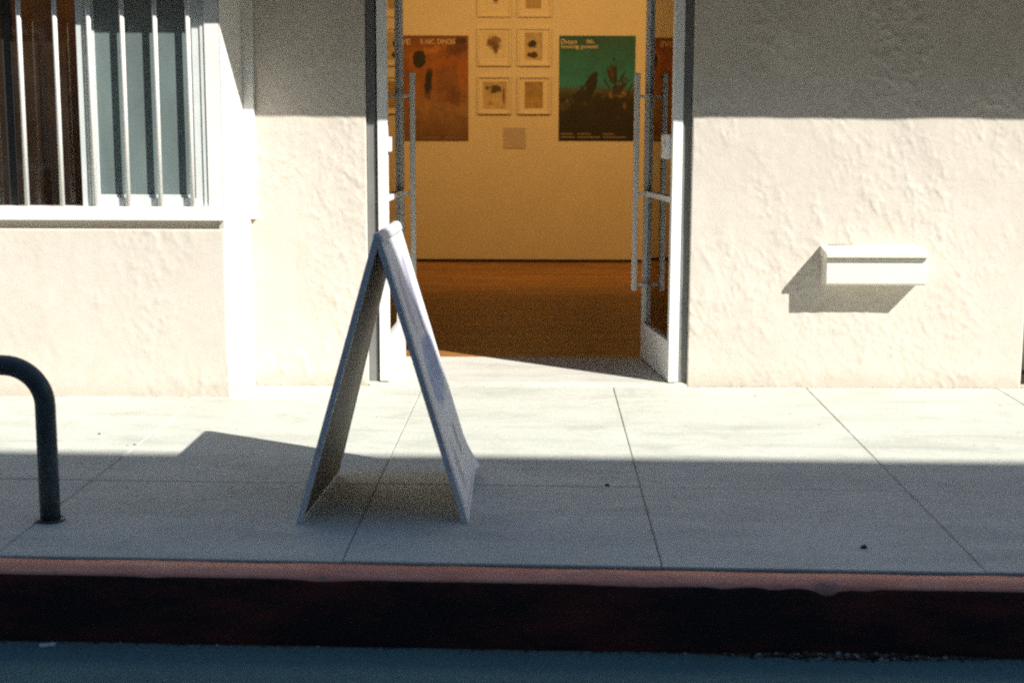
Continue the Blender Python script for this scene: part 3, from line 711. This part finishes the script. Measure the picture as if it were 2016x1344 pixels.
lettering('R NIC, DINOIS', -1.215, 2.548, 0.066, 0.405 * 1.0, M['ink_cream'], po1, AY - 0.0075)
lettering('OVE', -1.535, 2.548, 0.066, 0.20, M['ink_cream'], po1, AY - 0.0075)
for k in range(3): sheet('lettering', -1.50 + k * 0.28, -1.28 + k * 0.28, 1.462, 1.476, 0.0012, M['ink_tan'], po1, AY - 0.0065)
M['p_teal'] = print_mat('teal_poster_print', [(-0.61, (0.010, 0.010, 0.008)), (-0.14, (0.014, 0.015, 0.010)), (-0.03, (0.06, 0.066, 0.034)), (0.05, (0.010, 0.22, 0.30)), (0.30, (0.003, 0.17, 0.21)), (0.61, (0.003, 0.085, 0.095))],
    [(-0.30, -0.20, 0.22, 0.09, 0.3, (0.11, 0.10, 0.05), 0.4, 0.9, 0.7), (0.03, -0.10, 0.06, 0.10, 0.2, (0.19, 0.16, 0.08), 0.4, 0.8, 0.7), (0.25, -0.08, 0.12, 0.05, 0.3, (0.24, 0.21, 0.11), 0.4, 0.9, 0.7),
     (-0.07, 0.02, 0.075, 0.22, -0.22, (0.005, 0.006, 0.005), 0.15, 0.35, 1.0), (-0.20, -0.10, 0.08, 0.16, -0.5, (0.010, 0.012, 0.009), 0.25, 0.9, 1.0), (0.20, 0.10, 0.05, 0.24, 0.12, (0.012, 0.014, 0.010), 0.2, 0.9, 1.0),
     (0.16, 0.18, 0.04, 0.09, 0.1, (0.10, 0.028, 0.02), 0.4, 0.6, 0.8), (0.27, 0.0, 0.05, 0.20, -0.6, (0.035, 0.014, 0.008), 0.3, 0.9, 0.9), (0.10, -0.24, 0.14, 0.14, 0.2, (0.015, 0.008, 0.006), 0.3, 0.9, 0.95), (0.27, -0.30, 0.06, 0.09, 0, (0.14, 0.05, 0.025), 0.4, 0.9, 0.8)]
    + [(-0.25, -0.28, 0.16, 0.16, 0.4, (0.008, 0.009, 0.007), 0.3, 0.8, 0.95), (0.22, -0.22, 0.22, 0.17, -0.3, (0.009, 0.008, 0.006), 0.3, 0.8, 0.95), (0.0, -0.12, 0.10, 0.12, 0.2, (0.008, 0.009, 0.007), 0.3, 0.8, 0.95), (-0.33, -0.13, 0.05, 0.03, 0.5, (0.16, 0.14, 0.07), 0.5, 0.8, 0.8), (0.16, -0.07, 0.03, 0.06, 0.2, (0.22, 0.18, 0.09), 0.5, 0.7, 0.8), (0.33, -0.20, 0.03, 0.06, 0.2, (0.20, 0.09, 0.04), 0.5, 0.7, 0.8)]
    + [(sx, sz, 0.016, ln, an, (0.010, 0.012, 0.009), 0.4, 0.25, 1.0) for sx, sz, ln, an in ((0.14, 0.16, 0.13, 0.25), (0.22, 0.20, 0.12, -0.15), (0.29, 0.13, 0.14, -0.55), (0.34, 0.05, 0.12, -0.75), (0.12, 0.05, 0.12, 0.6), (-0.02, 0.14, 0.10, -0.3), (-0.13, 0.06, 0.13, -0.6), (-0.25, -0.06, 0.12, -0.9), (0.38, -0.02, 0.13, -0.4), (-0.32, -0.14, 0.10, 0.5))])
po2 = sheet('art_poster', 0.412, 1.306, 1.438, 2.657, 0.006, M['p_teal'])
tag(po2, 'teal green exhibition poster with black plant shapes on the gallery wall', 'poster')
lettering('Dvoon', 0.432, 2.560, 0.060, 0.185, M['ink_cream'], po2, AY - 0.0075)
lettering('no,', 0.730, 2.560, 0.050, 0.090, M['ink_cream'], po2, AY - 0.0075)
lettering('noooog pooooi', 0.432, 2.498, 0.056, 0.43, M['ink_cream'], po2, AY - 0.0075)
for x, wd1, wd2 in ((0.434, 0.15, 0.17), (0.635, 0.16, 0.27), (0.935, 0.13, 0.27)):
    sheet('lettering', x, x + wd1, 1.512, 1.528, 0.0012, M['ink_tan'], po2, AY - 0.0065)
    sheet('lettering', x, x + wd2, 1.474, 1.490, 0.0012, M['ink_tan'], po2, AY - 0.0065)

def framed(x0, z0, mat, w0, w1, h0, h1, label, W=0.393, H=0.440):
    t_ = thing('framed_picture', label, 'picture', (x0 + W / 2, AY, z0), 'framed prints in two columns on the gallery wall')
    b = 0.020; D = 0.038
    for q in ((x0, x0 + b, z0, z0 + H), (x0 + W - b, x0 + W, z0, z0 + H), (x0 + b + 1e-4, x0 + W - b - 1e-4, z0, z0 + b), (x0 + b + 1e-4, x0 + W - b - 1e-4, z0 + H - b, z0 + H)):
        MB().box(q[0], q[1], AY - D, AY, q[2], q[3]).build('frame', M['picture_frame'], t_, bevel=0.002)
    MB().box(x0 + b, x0 + W - b, AY - 0.012, AY - 0.002, z0 + b, z0 + H - b).build('mat_board', M['mat_board'], t_)
    xc, zc = x0 + W * (w0 + w1) / 2, z0 + H * (h0 + h1) / 2
    MB().box(x0 + W * w0, x0 + W * w1, AY - 0.0145, AY - 0.0121, z0 + H * h0, z0 + H * h1).build('print', mat, t_, loc=(xc, AY, zc))
pap = (0.55, 0.47, 0.33); mp_ = lambda n, bl, base=pap: print_mat(n, [(-0.2, base), (0.2, base)], bl, grain=0.15)
P1 = mp_('faded_head_print', [(0.0, 0.02, 0.105, 0.115, 0.2, (0.24, 0.13, 0.06), 0.3, 0.4, 0.9), (0.01, -0.03, 0.06, 0.085, 0, (0.13, 0.055, 0.025), 0.4, 0.5, 0.9), (-0.05, 0.03, 0.02, 0.05, 0, (0.16, 0.08, 0.04), 0.4, 0.6, 0.8)], (0.70, 0.66, 0.57))
P2 = mp_('dark_peak_print', [(-0.01, 0.02, 0.060, 0.055, 0.0, (0.018, 0.022, 0.016), 0.15, 0.4, 1.0), (-0.015, -0.10, 0.075, 0.045, 0.0, (0.07, 0.03, 0.016), 0.15, 0.4, 1.0)], (0.52, 0.44, 0.30))
P3 = mp_('pale_garment_print', [(0.01, 0.075, 0.09, 0.060, 0.1, (0.09, 0.07, 0.035), 0.25, 0.5, 1.0), (-0.09, 0.085, 0.03, 0.035, 0.4, (0.10, 0.08, 0.04), 0.3, 0.4, 0.9), (0.105, -0.01, 0.014, 0.13, 0.0, (0.09, 0.06, 0.03), 0.3, 0.4, 0.9), (-0.05, -0.09, 0.05, 0.05, 0, (0.36, 0.26, 0.12), 0.4, 0.6, 0.7)], (0.56, 0.46, 0.30))
P4 = mp_('plain_ochre_print', [(-0.03, 0.0, 0.05, 0.06, 0, (0.33, 0.23, 0.09), 0.5, 0.8, 0.6)], (0.40, 0.29, 0.13))
P5 = mp_('small_tan_print', [(0, 0, 0.05, 0.05, 0, (0.32, 0.22, 0.11), 0.4, 0.6, 0.7)], (0.42, 0.32, 0.19))
framed(-0.547, 2.306, P1, 0.14, 0.86, 0.22, 0.90, 'small framed print of a faded brown rounded shape, upper left of grid')
framed(-0.078, 2.306, P2, 0.22, 0.74, 0.16, 0.88, 'small framed print with dark triangular peak above brown block')
framed(-0.547, 1.748, P3, 0.16, 0.88, 0.14, 0.86, 'small framed print of pale jug shape with dark collar')
framed(-0.078, 1.748, P4, 0.22, 0.76, 0.16, 0.86, 'small framed plain ochre print, above the grey text panel on its right')
framed(-0.547, 2.868, P1, 0.20, 0.80, 0.34, 0.86, 'nearly blank framed print cut by the top of the picture')
framed(-0.078, 2.868, P5, 0.24, 0.70, 0.22, 0.80, 'framed print with tan block cut by the top of the picture')
tp = sheet('text_panel', -0.238, 0.020, 1.350, 1.592, 0.010, M['panel_grey'])
tag(tp, 'small grey text panel below the framed prints', 'text panel')

# ------------------------------------------------------------------ gallery track lamps (warm, above the view)
for k, x in enumerate((-1.3, 0.1, 1.5, 3.0)):
    lp = thing('track_lamp', 'black ceiling track lamp aimed at the ' + ('orange poster', 'framed prints', 'teal poster', 'bare wall beyond the teal poster')[k], 'lamp', (x, 13.4, 3.80), 'track lamps on the gallery ceiling')
    MB().box(x - 0.03, x + 0.03, 13.3, 13.5, 3.76, 3.80).build('mount', M['lamp_black'], lp)
    dirv = (Vector((x * 0.9 - 0.1, 16.9, 1.5)) - Vector((x, 13.4, 3.62))).normalized()
    MB().tube([Vector((x, 13.4, 3.66)) - dirv * 0.10, Vector((x, 13.4, 3.66)) + dirv * 0.08], 0.05, 16).build('housing', M['lamp_black'], lp, smooth=False)
    ld = bpy.data.lights.new('track_bulb', 'SPOT'); ld.energy = 66; ld.color = (1.0, 0.50, 0.115); ld.spot_size = math.radians(140); ld.spot_blend = 1.0; ld.shadow_soft_size = 0.05
    lo = bpy.data.objects.new('track_bulb', ld); COL.objects.link(lo); lo.parent = lp
    lo.location = Vector((x, 13.4, 3.66)) + dirv * 0.12 - Vector(lp.location); lo.rotation_euler = dirv.to_track_quat('-Z', 'Y').to_euler()

lp = thing('ceiling_lamp', 'small warm ceiling lamp in the room behind the barred window', 'lamp', (-3.0, 9.5, 3.75))
MB().tube([(-3.0, 9.5, 3.75), (-3.0, 9.5, 3.80)], 0.07, 16).build('mount', M['lamp_black'], lp)
MB().tube([(-3.0, 9.5, 3.60), (-3.0, 9.5, 3.75)], [0.10, 0.05], 16, caps=False).build('shade', M['lamp_black'], lp)
ld = bpy.data.lights.new('ceiling_bulb', 'SPOT'); ld.energy = 22; ld.color = (1.0, 0.50, 0.13); ld.spot_size = math.radians(150); ld.spot_blend = 1.0; ld.shadow_soft_size = 0.05
lo = bpy.data.objects.new('ceiling_bulb', ld); COL.objects.link(lo); lo.parent = lp; lo.location = (0, 0, -0.16)

# ------------------------------------------------------------------ small litter
def lump(name, x, y, z, sx, sy, sz, mat, seed):
    r2 = random.Random(seed); bm = bmesh.new(); bmesh.ops.create_icosphere(bm, subdivisions=2, radius=1)
    for v in bm.verts:
        k = 1 + r2.uniform(-0.22, 0.22); v.co = Vector((v.co.x * sx * k, v.co.y * sy * k, v.co.z * sz * k))
    me = bpy.data.meshes.new(name); bm.to_mesh(me); bm.free(); me.materials.append(mat)
    o = bpy.data.objects.new(name, me); COL.objects.link(o); o.location = (x, y, z); o.rotation_euler.z = r2.uniform(0, 3); return o
tag(lump('pebble', 0.388, 6.30, gz(0.388, 6.3) + 0.004, 0.011, 0.008, 0.007, M['gumdark'], 1), 'tiny dark pebble on the cross joint of the pavement', 'pebble')
tag(lump('dark_clod', 1.347, 5.396, gz(1.347, 5.396) + 0.004, 0.018, 0.012, 0.008, M['gumdark'], 2), 'dark flattened clod on the pavement near the red kerb', 'clod')
m_ = MB().tube([(-1.745, 4.872, rz(-1.7) + 0.008), (-1.692, 4.884, rz(-1.7) + 0.008)], [0.008, 0.0085], 8)
tag(m_.build('paper_scrap', M['scrap'], None, loc=(-1.72, 4.878, rz(-1.7))), 'small white rolled paper scrap on the road below the cycle rack', 'scrap')

def debris(name, spots, mats, label):
    vs, fs, mi = [], [], []
    for (x, y, z, s, k) in spots:
        o = len(vs); a = random.uniform(0, 6.28); n = random.choice((4, 5, 6)); h = s * random.uniform(0.15, 0.6); tx, ty = random.uniform(-.3, .3), random.uniform(-.3, .3)
        ring = [(s * random.uniform(.6, 1.2) * math.cos(a + 6.283 * i / n), s * random.uniform(.4, .9) * math.sin(a + 6.283 * i / n)) for i in range(n)]
        vs += [(x + p, y + q, z) for p, q in ring] + [(x + p * .7, y + q * .7, z + h + p * tx + q * ty) for p, q in ring]
        fs += [tuple(o + n + i for i in range(n))] + [(o + i, o + (i + 1) % n, o + n + (i + 1) % n, o + n + i) for i in range(n)]
        mi += [k] * (n + 1)
    me = bpy.data.meshes.new(name); me.from_pydata(vs, [], fs)
    for mm in mats: me.materials.append(mm)
    me.polygons.foreach_set('material_index', np.array(mi, np.int32)); o = bpy.data.objects.new(name, me); COL.objects.link(o)
    return tag(o, label, 'debris', kind='stuff')
DM = [simple('leaf_litter', (0.11, 0.075, 0.04), 0.9, var=0.3), simple('grit_stone', (0.16, 0.155, 0.14), 0.9, var=0.3), simple('pale_chip', (0.42, 0.44, 0.42), 0.8, var=0.1), simple('dark_silt', (0.022, 0.022, 0.02), 0.95, var=0.3)]
sp = []
for _ in range(900):
    x = random.uniform(-3.2, 3.2) if random.random() < 0.5 else random.gauss(1.15, 0.33)
    hump = math.exp(-((x - 1.2) / 0.4) ** 2); y = KF - 0.012 - abs(random.gauss(0, 0.010 + 0.014 * hump)); s = random.uniform(0.003, 0.008 + 0.008 * hump)
    k = random.choices((0, 1, 2, 3), (3, 3, 0.5 + 0.6 * hump, 6 - 3 * hump))[0]; sp.append((x, y, rz(x) + random.uniform(0, 0.012 * hump), s, k))
debris('gutter_debris', sp, DM, 'leaf crumbs and grit gathered along the foot of the kerb')
sp = []
for _ in range(130):
    x = random.uniform(-3, 3); y = random.uniform(5.2, 8.75); sp.append((x, y, gz(x, y) - 0.001, random.uniform(0.002, 0.0055), random.choices((0, 1, 3), (2, 2, 1))[0]))
for _ in range(260):
    x = random.uniform(-3, 3); yy = 8.79 if x > -1.7 else 8.355
    if -0.9 < x < 0.98: continue
    sp.append((x, yy - abs(random.gauss(0, 0.012)), gz(x, yy) - 0.001, random.uniform(0.002, 0.006), random.choices((0, 1, 3), (2, 2, 1))[0]))
for x, y in ((-2.012, 7.005), (-2.232, 7.267), (-1.98, 7.02), (1.42, 8.5)): sp.append((x, y, gz(x, y) - 0.001, 0.013, 0))
debris('pavement_grit', sp, DM, 'scattered grit and leaf crumbs on the pavement slabs')
sp = []
for _ in range(1500):
    x = random.uniform(-2.6, 2.6); y = random.uniform(4.2, 4.93); sp.append((x, y, rz(x) - 0.001, random.uniform(0.002, 0.005), random.choices((1, 2, 3), (3, 0.5, 3))[0]))
debris('road_grit', sp, DM, 'loose grit on the asphalt in front of the kerb')
